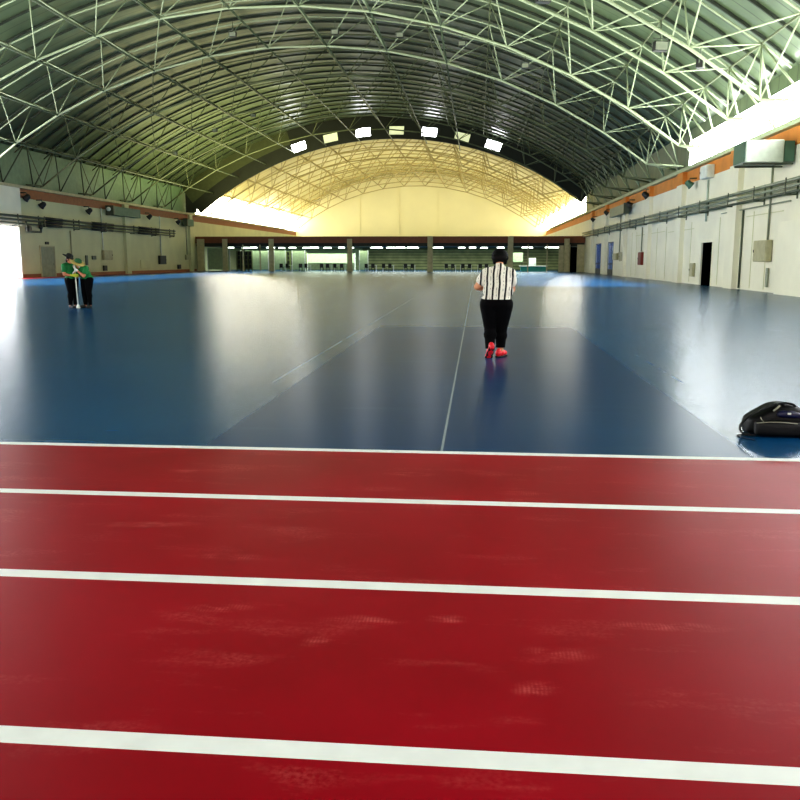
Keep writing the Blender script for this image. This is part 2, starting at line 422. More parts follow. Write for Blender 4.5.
# seam strips on walls (wall panel joints)
for k, y in enumerate((39.9, 41.9, 47.5, 53.6, 60.5, 63.5, 71.5, 73.5)):
    bm = bmesh.new(); bx(bm, XR-.02, XR, y-.02, y+.02, .1, 3.7); struct('trim_%d' % (40+k), bm, M_WALLL, 'thin vertical joint in the right wall')
for k, (y0, y1, z) in enumerate(((38, 43, 3.5), (53, 60, 3.3), (61, 72, 3.4))):
    bm = bmesh.new(); bx(bm, XR-.02, XR, y0, y1, z-.02, z+.02); struct('trim_%d' % (50+k), bm, M_WALLL, 'thin horizontal joint in the right wall')

# doors
def doorway(name, y0, y1, z1, fill, frame, label, panel=None):
    bm = bmesh.new(); bx(bm, XR+.06, XR+.12, y0, y1, 0, z1)
    o = struct(name, bm, fill, label)
    bm = bmesh.new(); bx(bm, XR-.03, XR, y0-.08, y0, 0, z1+.08); bx(bm, XR-.03, XR, y1, y1+.08, 0, z1+.08); bx(bm, XR-.03, XR, y0, y1, z1, z1+.08)
    obj('door_frame', bm, frame, o)
    return o
doorway('door_1', 48.75, 51.0, 2.42, M_BLACK, M_WALLR, 'open black doorway in the white right wall')
for k, (y0, y1) in enumerate(((83.4, 86.4), (91.6, 95.2))):
    d = doorway('door_%d' % (k+2), y0, y1, 3.1, M_BLUEG, M_BOXD, 'blue glazed doorway at the far end of the right wall')
    bm = bmesh.new(); bx(bm, XR+.03, XR+.06, y0, y1, 1.0, 1.12); bx(bm, XR+.03, XR+.06, (y0+y1)/2-.05, (y0+y1)/2+.05, 0, 3.1); obj('door_bar', bm, M_BOXD, d)
    bm = bmesh.new(); bx(bm, XR+.02, XR+.06, y0, y1, 0, .55); obj('door_panel', bm, M_BOXD, d)
y0, z0 = LW(64.95, .0); y1, z1 = LW(67.1, 2.42)
bm = bmesh.new(); bx(bm, XL, XL+.06, y0, y1, 0, z1); d = struct('door_4', bm, M_DOORG, 'grey green door in the left wall behind the workers')
bm = bmesh.new(); bx(bm, XL, XL+.09, y0-.1, y0, 0, z1+.1); bx(bm, XL, XL+.09, y1, y1+.1, 0, z1+.1); bx(bm, XL, XL+.09, y0, y1, z1, z1+.1); obj('door_frame', bm, M_BOX, d)
bm = bmesh.new(); tube(bm, [(XL+.06, y1-.25, 1.05), (XL+.14, y1-.25, 1.05), (XL+.14, y1-.45, 1.05)], .03); obj('door_handle', bm, M_DPIPE, d)
bm = bmesh.new(); bx(bm, XL, XL+.1, (y0+y1)/2-.25, (y0+y1)/2+.25, z1+.2, z1+.42); tag(obj('sign_lamp', bm, M_BOXD), 'small dark lamp above the grey green door', 'lamp')
# gateway surround on the left
bm = bmesh.new(); bx(bm, XL-.4, XL+.05, gate_y1-.15, gate_y1, 0, gate_z); bx(bm, XL-.4, XL+.05, 20, gate_y1, gate_z-.12, gate_z); struct('trim_20', bm, M_WHITE, 'white surround of the open gateway on the left')

# ------------------------------------------------------------------ roof trusses
LA = [-38.6, -33.0, -27.4, -21.7, -15.8, -9.75, -3.5, 2.6, 8.8, 14.95, 20.85, 26.75, 32.35, 37.7]
UA = [-35.9, -30.3, -24.7, -18.8, -12.8, -6.6, -.4, 5.8, 12.0, 18.1, 24.2, 30.5, 36.1]
HB = 2.2
def chord(r, angs, y, rad, sub=1):
    b = bmesh.new(); tube(b, [arc(r, a, y) for a in angs], rad, 8); return b
def make_truss(label, y, M_STEEL):
    t = thing('roof_truss', label, 'roof truss', (0, y, 0), 0, 'steel arch trusses under the roof')
    obj('lower_chord', chord(RL, LA, 0, .07), M_STEEL, t)
    ext = [-37.6]+UA+[38.4]
    for s in (-HB, HB): obj('upper_chord', chord(RU, ext, s, .05), M_STEEL, t)
    for i, a in enumerate(LA):
        L = arc(RL, a, 0)
        for j in (i-1, i):
            if 0 <= j < len(UA):
                for s in (-HB, HB):
                    b = bmesh.new(); tube(b, [L, arc(RU, UA[j], s)], .036, 6); obj('web_strut', b, M_STEEL, t)
    # bearing bars to the wall
    for s in (-HB, HB):
        b = bmesh.new(); tube(b, [arc(RL, LA[-1], 0), (XR-.15, s*.5, 7.25)], .06, 6); obj('bearing_bar', b, M_STEEL, t)
        b = bmesh.new(); tube(b, [arc(RL, LA[0], 0), (XL+.15, s*.5, 7.2)], .06, 6); obj('bearing_bar', b, M_STEEL, t)
    return t
def copy_tree(o, label, loc, mats=None):
    c = o.copy(); COL.objects.link(c); c.location = loc; c['label'] = label
    for ch in o.children:
        d = ch.copy(); COL.objects.link(d); d.parent = c
    return c
ORD = ['first', 'second', 'third', 'fourth', 'fifth', 'sixth', 'seventh', 'eighth', 'ninth', 'tenth', 'eleventh', 'twelfth', 'thirteenth', 'fourteenth', 'fifteenth', 'sixteenth', 'seventeenth', 'eighteenth', 'nineteenth', 'twentieth']
ORD += ['twenty-'+o for o in ORD[:9]] + ['thirtieth'] + ['thirty-'+o for o in ORD[:9]]
TY = [35.0, 39.4, 48.2, 57.0, 65.8, 74.6, 83.4, 92.2]
t0 = None
for k, y in enumerate(TY):
    lab = 'white tubular steel arch truss under the near roof, %s counted from the camera' % ORD[k]
    if k in (0, 4): t0 = make_truss(lab, y, M_STEEL if k == 0 else M_BACKLIT)
    else: copy_tree(t0, lab, (0, y, 0))
# far trusses, too small to show their bars: one mesh each
fm = None
for k in range(7):
    y = 109.8+8.8*k-1.0
    lab = 'thin arch truss in the bright far roof, %s beyond the dark bulkhead' % ORD[k]
    if fm is None:
        bm = bmesh.new()
        tube(bm, [arc(RL, a, 0) for a in LA], .085, 6)
        for s in (-HB, HB): tube(bm, [arc(RU, a, s) for a in [-37.6]+UA+[38.4]], .075, 6)
        for i, a in enumerate(LA):
            for j in (i-1, i):
                if 0 <= j < len(UA):
                    for s in (-HB, HB): tube(bm, [arc(RL, a, 0), arc(RU, UA[j], s)], .06, 5)
        fm = obj('roof_truss', bm, M_FARSTEEL); fm.location = (0, y, 0); tag(fm, lab, 'roof truss', 'arch trusses in the far roof')
    else:
        c = fm.copy(); COL.objects.link(c); c.location = (0, y, 0); c['label'] = lab

# intermediate upper chords not belonging to a truss + short end legs each bay
pl = 0
def longit(r, a, y0, y1, rad, m, name, lab, cat, grp):
    b = bmesh.new(); tube(b, [arc(r, a, y0), arc(r, a, y1)], rad, 6); return tag(obj(name, b, m), lab, cat, grp)
for k, a in enumerate(UA):
    longit(RU, a, 28, 100.9, .045, M_BACKLIT, 'roof_purlin', 'long steel purlin running down the hall under the roof, %s counted from the left wall' % ORD[k], 'purlin', 'purlins under the near roof')
for k, a in enumerate(LA[1:10]):
    longit(RL, a, 34.5, 100.9, .06, M_DSTEEL, 'tie_pipe', 'dull green tie pipe linking the lower truss nodes, %s counted from the left wall' % ORD[k], 'tie pipe', 'tie pipes linking the lower truss nodes')
# arched roof ribs just under the sheet
rb = None
for k in range(32):
    y = 30.8+2.2*k
    if y > 100.5: break
    lab = 'slim dark arched rib under the roof sheet, %s counted from the camera' % ORD[k]
    if rb is None:
        bm = bmesh.new(); N = 40
        angs = [-37.0+(75.4)*i/N for i in range(N+1)]
        for w in (0,):
            for i in range(N):
                p, q = angs[i], angs[i+1]
                vs = [bm.verts.new(arc(r, a_, yy)) for yy in (-.05, .05) for r, a_ in ((RR-.13, p), (RR-.13, q), (RR-.01, q), (RR-.01, p))]
                for f in ((0,1,2,3),(7,6,5,4),(0,4,5,1)): bm.faces.new([vs[z] for z in f])
        rb = obj('roof_rib', bm, M_RIB); rb.location = (0, y, 0); tag(rb, lab, 'roof rib', 'arched ribs under the roof sheet')
    else:
        c = rb.copy(); COL.objects.link(c); c.location = (0, y, 0); c['label'] = lab
# V legs in the eaves (left and right), one per bay
def vleg(side):
    bm = bmesh.new()
    if side > 0:
        top = arc(RU, UA[-1], 0); f = (XR-.15, 0, 7.1)
    else:
        top = arc(RU, UA[0], 0); f = (XL+.15, 0, 7.05)
    tube(bm, [f, top+Vector((0, -HB+.15, -.1))], .05, 6); tube(bm, [f, top+Vector((0, HB-.15, -.1))], .05, 6)
    return bm
for side, nm in ((1, 'right'), (-1, 'left')):
    src = None; n = 0
    for k in range(15):
        y = 35+4.4*k
        if y > 100: break
        lab = 'V shaped steel eave strut standing on the %s wall, %s counted from the camera' % (nm, ORD[n]); n += 1
        if src is None:
            src = obj('eave_strut', vleg(side), M_DSTEEL if side < 0 else M_STEEL); tag(src, lab, 'eave strut', 'eave struts on the %s wall' % nm); src.location = (0, y, 0)
        else:
            c = src.copy(); COL.objects.link(c); c.location = (0, y, 0); c['label'] = lab

# ------------------------------------------------------------------ ceiling floodlights
def flood(x, y, z, s, label, rz=0.):
    t = thing('floodlight', label, 'floodlight', (x, y, z), rz, 'floodlights hanging from the roof')
    b = bmesh.new(); bx(b, -.3*s, .3*s, -.16*s, .16*s, -.5*s, -.1*s); obj('housing', b, M_BOXD, t, .03*s)
    b = bmesh.new(); bx(b, -.26*s, .26*s, -.19*s, -.155*s, -.46*s, -.14*s); obj('lens', b, M_PIPE, t)
    b = bmesh.new(); tube(b, [(-.34*s,0,-.3*s), (-.34*s,0,.02*s), (.34*s,0,.02*s), (.34*s,0,-.3*s)], .03*s, 6); obj('bracket', b, M_DPIPE, t)
    b = bmesh.new(); tube(b, [(0,0,.02*s), (0,0,.75*s)], .025*s, 6); obj('hanger', b, M_DPIPE, t)
    return t
FL = [(2.52, 37, 12.3, 1.0, .3, 'largest black floodlight hanging under the roof, cut by the top frame edge'), (7.3, 37, 10.3, .95, .2, 'boxy grey floodlight hanging in the near truss bars on the right'),
      (8.93, 37, 9.55, .85, 1.2, 'black floodlight turned sideways just above the white clerestory window')]
for k, (x, y, z) in enumerate(((-14.75, 52, 14.9), (-8.58, 52, 14.9), (-4.72, 52, 14.65), (-1.08, 52, 14.1), (2.61, 52, 12.8))):
    FL.append((x, y, z, .7, 0, 'small dark floodlight in the middle row under the roof, %s from the left' % ORD[k]))
for k, (x, y, z) in enumerate(((-28.63, 80, 11.6), (-24.68, 80, 13.6), (-21.0, 80, 14.9), (-16.17, 80, 15.7), (-8.82, 80, 16.0), (-.86, 80, 15.3))):
    FL.append((x, y, z, .75, 0, 'tiny dark floodlight in the farther row under the roof, %s from the left' % ORD[k]))

# ------------------------------------------------------------------ things on the right wall
def wall_pipe(X, z, y0, y1, r, m, label, side):
    b = bmesh.new(); tube(b, [(X, y0, z), (X, y1, z)], r, 8); o = tag(obj('service_pipe', b, m), label, 'pipe', 'pipes along the %s wall' % side); return o
for off, z, r, m, l in ((.42, 4.62, .075, M_PIPE, 'top'), (.42, 4.38, .06, M_PIPE, 'second'), (.3, 4.16, .06, M_DPIPE, 'third')):
    wall_pipe(XR-off, z, 20, YF-.5, r, m, 'long grey horizontal pipe on the right wall, %s of the stack' % l, 'right')
wall_pipe(XR-.1, 3.86, 37, 47, .03, M_PIPE, 'short thin conduit just below the right wall pipes, ending near the bright pilaster', 'right')
for k, y in enumerate((36.5, 40.5, 44.5, 50.0, 55.0, 60.5, 66.0, 72.0, 78.5, 86.0, 94.0)):
    t = thing('pipe_bracket', 'steel bracket holding the right wall pipes, %s counted from the camera' % ORD[k], 'bracket', (XR, y, 4.4), 0, 'pipe brackets on the right wall')
    b = bmesh.new(); bx(b, -.56, 0, -.025, .025, -.36, -.3); obj('arm', b, M_DPIPE, t)
    b = bmesh.new(); bx(b, -.54, -.5, -.025, .025, -.3, .34); bx(b, -.06, 0, -.03, .03, -.5, .4); obj('upright', b, M_DPIPE, t)
def conduit(X, pts, r, m, label, grp):
    b = bmesh.new(); tube(b, [(X, y, z) for y, z in pts], r, 6); return tag(obj('conduit', b, m), label, 'conduit', grp)
cg = 'conduits on the right wall'
conduit(XR-.06, [(43.4, 3.9), (43.4, .05)], .05, M_DPIPE, 'dark vertical conduit beside the nearest tall pilaster on the right wall', cg)
conduit(XR-.06, [(39.6, 6.1), (39.6, 2.2)], .045, M_PIPE, 'grey vertical conduit rising from the large beige box on the right wall', cg)
conduit(XR-.06, [(79.4, 6.2), (79.4, 2.0)], .05, M_PIPE, 'grey vertical conduit above the far pair of beige boxes', cg)
conduit(XR-.06, [(69, 4.0), (69, 2.1)], .045, M_PIPE, 'grey vertical conduit dropping to the red box', cg)
conduit(XR-.06, [(50.2, 5.9), (50.2, 3.6)], .06, M_GALV, 'pale vertical conduit dropping from the white wall unit above the black doorway', cg)
def wbox(name, X, side, y, z, w, h, d, m, label, cat, lid=True, group=None):
    """wall mounted box; side +1 right wall, -1 left wall"""
    t = thing(name, label, cat, (X-side*.03, y, z), 0, group)
    s = -side
    b = bmesh.new(); bx(b, min(0, s*d), max(0, s*d), -w/2, w/2, -h/2, h/2); obj('housing', b, m, t, .02)
    if lid:
        b = bmesh.new(); x0, x1 = sorted((s*d, s*(d+.025))); bx(b, x0, x1, -w/2+.06, w/2-.06, -h/2+.06, h/2-.06); lo = obj('lid', b, m, t)
        b = bmesh.new(); x0, x1 = sorted((s*(d+.025), s*(d+.05))); bx(b, x0, x1, w/2-.16, w/2-.11, -.06, .06); obj('latch', b, M_BOXD, lo)
    return t
wbox('electrical_box', XR, 1, 39.9, 1.83, 1.75, .95, .25, M_BOX, 'large beige electrical box on the right wall near the frame edge', 'electrical box')
wbox('electrical_box', XR, 1, 81.0, 1.75, 1.9, .6, .25, M_BOX, 'beige electrical box far along the right wall, left of a pair', 'electrical box')
wbox('electrical_box', XR, 1, 77.3, 1.75, 1.7, .85, .25, M_BOX, 'beige electrical box far along the right wall, right of a pair', 'electrical box')
wbox('fire_box', XR, 1, 68.7, 1.55, 1.3, 1.0, .2, M_REDBOX, 'small dark red fire box on the right wall', 'fire box')
wbox('panel_box', XR, 1, 52.6, .85, .9, .8, .12, M_BOX, 'small beige panel low on the wall left of the black doorway', 'wall panel')
wbox('slot_plate', XR, 1, 39.35, .65, .28, .85, .06, M_PIPE, 'narrow grey vertical slot plate low on the right wall', 'slot plate', False)
wbox('sign_plate', XR, 1, 37.6, .4, .38, .24, .04, M_YEL, 'small yellow plate low at the right wall end', 'sign plate', False)
# the big air unit
t = thing('air_handling_unit', 'white boxy air handling unit bracketed high on the right wall by the frame edge', 'air unit', (XR, 37, 5.85))
b = bmesh.new(); bx(b, -2.02, -.5, 0, 1.7, -.45, .45); obj('casing', b, M_GALV, t, .03)
b = bmesh.new(); bx(b, -.48, -.06, .05, 1.6, -.42, .42); obj('wall_duct', b, M_GDUCT, t, .03)
b = bmesh.new(); bx(b, -2.06, -2.025, .1, 1.6, -.4, .4); obj('side_grille', b, M_GDUCT, t)
for yy in (.2, 1.4):
    b = bmesh.new(); bx(b, -2.05, -.06, yy-.04, yy+.04, -.52, -.455); obj('support_bar', b, M_DPIPE, t)
# spot lamps, fans and speakers on the wall top
def spot(X, side, y, z, s, m, label, cat='wall lamp', name='spot_lamp', group=None):
    s *= .55; t = thing(name, label, cat, (X, y, z), 0, group); d = -side
    b = bmesh.new(); tube(b, [(0, 0, .3*s), (d*.5*s, 0, .3*s), (d*.5*s, 0, .05*s)], .05*s, 6); obj('arm', b, M_DPIPE, t)
    b = bmesh.new(); R_ = Matrix.Translation((d*.55*s, 0, -.1*s)) @ Matrix.Rotation(d*.9, 4, 'Y')
    lathe(b, [(.12*s, .28*s), (.2*s, .2*s), (.24*s, -.1*s), (.3*s, -.24*s), (.27*s, -.25*s)], 14, R_); obj('head', b, m, t)
    return t
wg = 'lamps along the top of the right wall'
spot(XR, 1, 53.0, 6.0, 1.5, M_GDUCT, 'dark green wall lamp high on the right wall above the black doorway', group=wg)
spot(XR, 1, 66.0, 6.35, 1.7, M_BOXD, 'black wall lamp high on the right wall between orange band stretches', group=wg)
spot(XR, 1, 73.0, 6.1, 1.6, M_BOXD, 'black wall lamp high on the right wall just before the grey green duct box', group=wg)
spot(XR, 1, 85.8, 6.1, 1.5, M_BOXD, 'black wall lamp high on the right wall above the nearer blue doorway', group=wg)
spot(XR, 1, 95.5, 5.9, 1.5, M_BOXD, 'black wall lamp high on the right wall above the farther blue doorway', group=wg)
wbox('white_fan_unit', XR, 1, 49.9, 6.3, 1.5, .7, .4, M_WHITE, 'white boxy unit high on the right wall above the black doorway', 'wall unit')
t = thing('duct_box', 'grey green duct box far along the top of the right wall', 'duct', (XR, 76.5, 5.9))
b = bmesh.new(); bx(b, -.7, -.3, -2.5, 5.5, -.55, .25); obj('casing', b, M_DOORG, t, .03)
b = bmesh.new(); bx(b, -.75, -.28, -2.6, -2.4, -.6, .3); obj('end_flange', b, M_DPIPE, t)

# ------------------------------------------------------------------ things on the left wall
for off, z, r, m, l in ((.42, 4.70, .085, M_DPIPE, 'top'), (.42, 4.42, .07, M_DPIPE, 'middle'), (.34, 4.16, .06, M_DPIPE, 'bottom')):
    o = wall_pipe(XL+off, z, 46, LW(94.5, 0)[0], r, m, 'long dark horizontal pipe on the left wall, %s of the stack' % l, 'left')
    for ya, yb in ((65.2, 68.1), (73.5, 78), (84, 89.5)):
        b = bmesh.new(); tube(b, [(XL+off, ya*S, z), (XL+off, yb*S, z)], r+.04, 8); obj('lagging_sleeve', b, M_BOXD, o)
for k, y in enumerate((62.5, 66.5, 72.5, 78, 84.5, 90.5, 96)):
    t = thing('pipe_bracket', 'steel bracket holding the left wall pipes, %s counted from the bright gateway' % ORD[k], 'bracket', (XL, y, 4.4), 0, 'pipe brackets on the left wall')
    b = bmesh.new(); bx(b, 0, .56, -.05, .05, -.4, -.33); obj('arm', b, M_DPIPE, t)
    b = bmesh.new(); bx(b, .5, .56, -.05, .05, -.33, .45); bx(b, 0, .06, -.05, .05, -.5, .5); obj('upright', b, M_DPIPE, t)
# valve bypass loop below pipes
t = thing('valve_loop', 'dark valve loop hanging under the left wall pipes near the gateway', 'valve', (XL+.42, LW(62.4,0)[0], 3.6))
b = bmesh.new(); tube(b, [(0,0,.8), (0,0,0), (0,2.2,0), (0,2.2,.8)], .08, 8); obj('loop_pipe', b, M_DPIPE, t)
b = bmesh.new(); ell(b, (0, .15, .2), (.16,.22,.26)); obj('valve_body', b, M_BOXD, t)
b = bmesh.new(); lathe(b, [(.2,0),(.2,.04)], 14, Matrix.Translation((.2,.15,.2)) @ Matrix.Rotation(PI/2,4,'Y')); obj('hand_wheel', b, M_BOXD, t)
b = bmesh.new(); ell(b, (0, 2.2, .4), (.14,.2,.2)); obj('valve_body', b, M_BOXD, t)
lg = 'lamps along the top of the left wall'
for y, z, l in ((62.6, 6.15, 'black wall lamp high on the left wall directly above the gateway edge'), (64.9, 5.75, 'black wall lamp hanging low on the left wall above the valve loop'),
                (73.0, 5.75, 'black wall lamp on the left wall just left of the green duct'), (86.9, 5.95, 'black wall lamp on the left wall right of the green duct'), (95.5, 5.8, 'black wall lamp at the far end of the left wall')):
    yy, zz = LW(y, z); spot(XL, -1, yy, zz, 1.7, M_BOXD, l, group=lg)
t = thing('air_duct', 'dark green duct unit high on the left wall', 'duct', (XL, LW(80.6,0)[0], LW(0,5.95)[1]))
b = bmesh.new(); bx(b, .03, .75, -3.2, 3.4, -.42, .42); obj('casing', b, M_GDUCT, t, .03)
b = bmesh.new(); bx(b, .02, .8, -3.3, -3.1, -.46, .46); obj('end_flange', b, M_DPIPE, t)
b = bmesh.new(); ell(b, (.5, -3.7, .1), (.2,.28,.2)); obj('fan_motor', b, M_WHITE, t)
t = thing('air_duct', 'small dark duct unit at the far end of the left wall', 'duct', (XL, 101.3, 5.85))
b = bmesh.new(); bx(b, .31, .8, -1.4, 1.0, -.4, .4); obj('casing', b, M_GDUCT, t, .03)
b = bmesh.new(); bx(b, .3, .85, -1.5, -1.3, -.45, .45); obj('end_flange', b, M_DPIPE, t)
lc = 'conduits on the left wall'
def lcond(y, za, zb, m, label):
    yy = y*S; conduit(XL+.07, [(yy, za), (yy, zb)], .06, m, label, lc)
lcond(76.3, 6.2, 2.2, M_WHITE, 'pale vertical conduit above the nearest electrical box on the left wall')
lcond(90.8, 6.2, 1.9, M_WHITE, 'pale vertical conduit above the black box on the left wall')
lcond(99.2, 5.6, 1.9, M_PIPE, 'grey vertical conduit at the far end of the left wall')
lcond(70.1, 3.9, 1.2, M_BOX, 'faint beige conduit on the left wall above the two workers')
wbox('electrical_box', XL, -1, 77.0*S, 1.85, 1.9, .9, .22, M_BOX, 'beige electrical box on the left wall right of the two workers', 'electrical box')
wbox('electrical_box', XL, -1, 90.9*S, 1.4, 1.9, .95, .22, M_BOXD, 'black electrical box far along the left wall', 'electrical box')
wbox('electrical_box', XL, -1, 99.4*S, 1.72, 1.9, .6, .22, M_BOX, 'small olive electrical box at the far end of the left wall', 'electrical box')
wbox('light_switch', XL, -1, 74.3*S, 1.6, .8, .35, .1, M_DPIPE, 'small dark switch on the left wall beside the green hat', 'switch', False)
wbox('light_switch', XL, -1, 72.8*S, 1.35, .4, .9, .1, M_DPIPE, 'narrow dark vertical switch plate left of the small dark switch', 'switch', False)
wbox('floor_socket', XL+.02, -1, 76.4*S, .62, .7, .5, .15, M_BOXD, 'small dark socket box low on the left wall', 'socket', False)
wbox('floor_socket', XL+.02, -1, 96.2*S, .6, .9, .5, .15, M_BOXD, 'small dark socket box low at the far left wall', 'socket', False)
wbox('access_panel', XL, -1, 86.2*S, .95, 2.4, .9, .05, M_WALLL, 'pale access panel low on the left wall', 'access panel', False)

# ------------------------------------------------------------------ far facade and room below it
YI = 126.0
bm = bmesh.new(); bx(bm, XL, XR, YF, YF+.5, 3.5, 4.3); struct('trim_21', bm, M_BEAM, 'long maroon beam across the far end of the hall')
bm = bmesh.new(); bx(bm, XL, XR, YF+.3, YI, 3.1, 3.5); struct('ceiling.002', bm, M_DARK, 'dark low ceiling behind the maroon beam')
for k, (x, w) in enumerate(((-34.7, .9), (-31.58, .62), (-25.66, .62), (-15.76, .62), (-5.77, .66), (4.04, .66), (10.82, .62))):
    bm = bmesh.new(); bx(bm, x-w/2, x+w/2, YF-.25, YF, 0, 4.34 if k in (4, 5) else 4.0); bx(bm, x-w/2-.08, x+w/2+.08, YF-.3, YF, 0, .15)
    struct('trim_%d' % (22+k), bm, M_COLUMN, 'beige column under the maroon beam')
# back walls of the low room
bm = bmesh.new(); bx(bm, XL, -17.0, YI, YI+.2, 0, 3.1); struct('wall_room', bm, M_PGREEN, 'pale green wall of the room behind the columns')
bm = bmesh.new(); bx(bm, -17.0, XR, YI, YI+.2, 0, 3.1); struct('wall_room.001', bm, M_SLAT, 'olive slatted wall behind the columns')
# partition panels
pg = 'pale green partition panels behind the far columns'
for x0, x1, z1, y, l in ((-34.9, -31.9, 2.9, 108, 'wide pale green partition panel at the far left corner'), (-31.1, -27.3, 2.6, 110, 'pale green partition panel left of the dark shelf rack'),
                   (-26.6, -25.0, 2.6, 110, 'narrow pale partition panel right of the nearer dark shelf rack'), (-24.2, -22.4, 2.6, 110, 'narrow pale partition panel left of the second dark shelf rack'),
                   (-23.6, -16.8, 2.3, 117, 'widest pale green partition panel behind the far tables'), (-15.3, -14.1, 2.6, 110, 'narrow pale panel right of the column left of centre')):
    t = thing('partition_panel', l, 'partition', ((x0+x1)/2, y, 0), 0, pg); w = (x1-x0)/2
    z0 = 1.0 if y == 117 else .15
    b = bmesh.new(); bx(b, -w, w, 0, .08, z0, z1); obj('panel', b, M_PGREEN, t)
    for sx in (-w, w-.1):
        b = bmesh.new(); bx(b, sx, sx+.1, -.04, .12, 0, z1+.05); obj('post', b, M_WHITE, t)
# glazing mullions
for k, (x, z1) in enumerate(((-29.4, 3.75), (-27.2, 3.75), (6.2, 3.75), (8.5, 3.75))):
    bm = bmesh.new(); bx(bm, x-.07, x+.07, YF+.2, YF+.35, 0, 3.3); struct('trim_%d' % (60+k), bm, M_COLUMN, 'slim glazing mullion between the far columns')
# dark shelf racks
def rack(x, y, w, h, label):
    t = thing('shelf_rack', label, 'shelf rack', (x, y, 0), 0, 'dark shelf racks behind the far columns')
    b = bmesh.new(); bx(b, -w/2, w/2, .5, .54, .2, h); obj('back_panel', b, M_BOXD, t)
    for i in range(5):
        z = .3+(h-.35)*i/4; b = bmesh.new(); bx(b, -w/2, w/2, 0, .5, z, z+.05); obj('shelf', b, M_OLIVE, t)
    for i in range(5):
        xx = -w/2+w*i/4; b = bmesh.new(); bx(b, xx-.03, xx+.03, 0, .5, 0, h); obj('upright', b, M_OLIVE, t)
rack(-30.1, 109.2-1.0, 2.0, 2.55, 'dark gridded shelf rack behind the far left columns')
rack(-24.9, 112.0, 2.0, 2.5, 'dark gridded shelf rack right of the third far column')
rack(-23.2, 112.0, 1.0, 2.5, 'narrow dark shelf rack beside the widest partition panel')
# tables and chairs
def table_bm(w):
    b = bmesh.new(); bx(b, -w/2, w/2, -.35, .35, .72, .77)
    for sx in (-w/2+.06, w/2-.06):
        for sy in (-.3, .3): tube(b, [(sx, sy, 0), (sx, sy, .72)], .03, 6)
    return b
def chair_bm():
    b = bmesh.new(); bx(b, -.22, .22, -.22, .22, .43, .48); bx(b, -.22, .22, .19, .23, .48, .95)
    for sx in (-.19, .19):
        for sy in (-.19, .2): tube(b, [(sx, sy, 0), (sx, sy, .43)], .025, 6)
    return b
tb = ch = None
TX = [-24.6, -22.2, -19.5, -17.6, -13.6, -11.4, -8.6, -3.4, -1.4, .8]
for k, x in enumerate(TX):
    lab = 'white table behind the far columns, %s counted from the left' % ORD[k]
    if tb is None: tb = obj('table', table_bm(1.5), M_WHITE); tag(tb, lab, 'table', 'white tables behind the far columns'); tb.location = (x, 108.5, 0)
    else:
        c = tb.copy(); COL.objects.link(c); c.location = (x, 108.5+(k % 3)*.3, 0); c['label'] = lab
n = 0
for k, x in enumerate(TX):
    for s, w in ((-.4, 'left'), (.4, 'right')):
        lab = 'dark chair at the %s far white table from the left, %s side' % (ORD[k], w)
        if ch is None: ch = obj('chair', chair_bm(), M_BOXD); tag(ch, lab, 'chair', 'dark chairs at the far tables'); o = ch
        else: o = ch.copy(); COL.objects.link(o); o['label'] = lab
        o.location = (x+s, 107.6+(k % 3)*.3, 0); o.rotation_euler = (0, 0, PI+(random.random()-.5)*.8)
# ceiling lights of the low room
lt = None
for k, (x, y, w, rz) in enumerate(((-32.6, 111, .8, .3), (-30.9, 112, .9, 0), (-29.3, 110, .9, 0), (-27.0, 110, 1.0, 0), (-26.2, 113, .8, 0), (-24.3, 111, .9, 0), (-22.6, 112, 1., 0), (-21.2, 110, 1.1, 0), (-19.8, 112, 1.0, 0), (-17.6, 110, .8, 0), (-16.7, 112, .8, 0),
                              (-13.0, 110, 1.6, -.5), (-11.2, 111, 1.2, -.3), (-9.9, 110, 1.2, -.2), (-8.3, 110, 1.5, -.4), (-5.0, 110, 1.4, -.6), (-2.0, 111, .8, -.6), (-.6, 110, .8, -.8), (.9, 112, .8, .6), (3.0, 110, .9, .8), (6.3, 109, 1.5, .7), (9.6, 109, 2.2, .4))):
    lab = 'white ceiling light glowing behind the maroon beam, %s counted from the left' % ORD[k]
    if lt is None:
        bm = bmesh.new(); bx(bm, -.5, .5, -.12, .12, -.03, .06); bx(bm, -.46, .46, -.1, .1, .06, .13);
        lt = obj('ceiling_light', bm, M_LAMP); tag(lt, lab, 'ceiling light', 'ceiling lights behind the maroon beam'); o = lt
    else: o = lt.copy(); COL.objects.link(o); o['label'] = lab
    o.location = (x, y, 2.965); o.scale = (w, 2.0, 1); o.rotation_euler = (0, 0, rz)
# reception corner on the right
t = thing('reception_counter', 'turquoise counter with white top behind the far right glazing', 'counter', (7.3, 110, 0))
b = bmesh.new(); bx(b, -1.7, 1.5, 0, .8, 0, .62); obj('front_panel', b, M_TEAL, t, .04)
b = bmesh.new(); bx(b, -1.9, 1.7, -.1, .9, .62, .72); obj('counter_top', b, M_WHITE, t, .03)
t = thing('white_cabinet', 'white cabinet standing behind the turquoise counter', 'cabinet', (7.2, 112, 0))
b = bmesh.new(); bx(b, -.45, .45, 0, .6, 0, 1.7); obj('carcass', b, M_WHITE, t, .03)
b = bmesh.new(); bx(b, -.4, .4, -.03, 0, .1, 1.6); dd = obj('door', b, M_WHITE, t)
b = bmesh.new(); bx(b, .28, .31, -.07, -.03, .8, 1.0); obj('handle', b, M_DPIPE, dd)
t = thing('notice_board', 'pale notice board behind the glazing left of the counter', 'notice board', (5.3, 113, 1.3))
b = bmesh.new(); bx(b, -.7, .7, 0, .05, -.1, 1.1); obj('board', b, M_PGREEN, t)
for sx in (-.6, .6):
    b = bmesh.new(); bx(b, sx-.04, sx+.04, .02, .08, -1.3, -.1); obj('leg', b, M_DPIPE, t)
bm = bmesh.new(); bx(bm, 11.3, 12.1, YF+.3, YF+.4, 0, 3.0); struct('door_5', bm, M_BLACK, 'dark doorway at the far right corner')
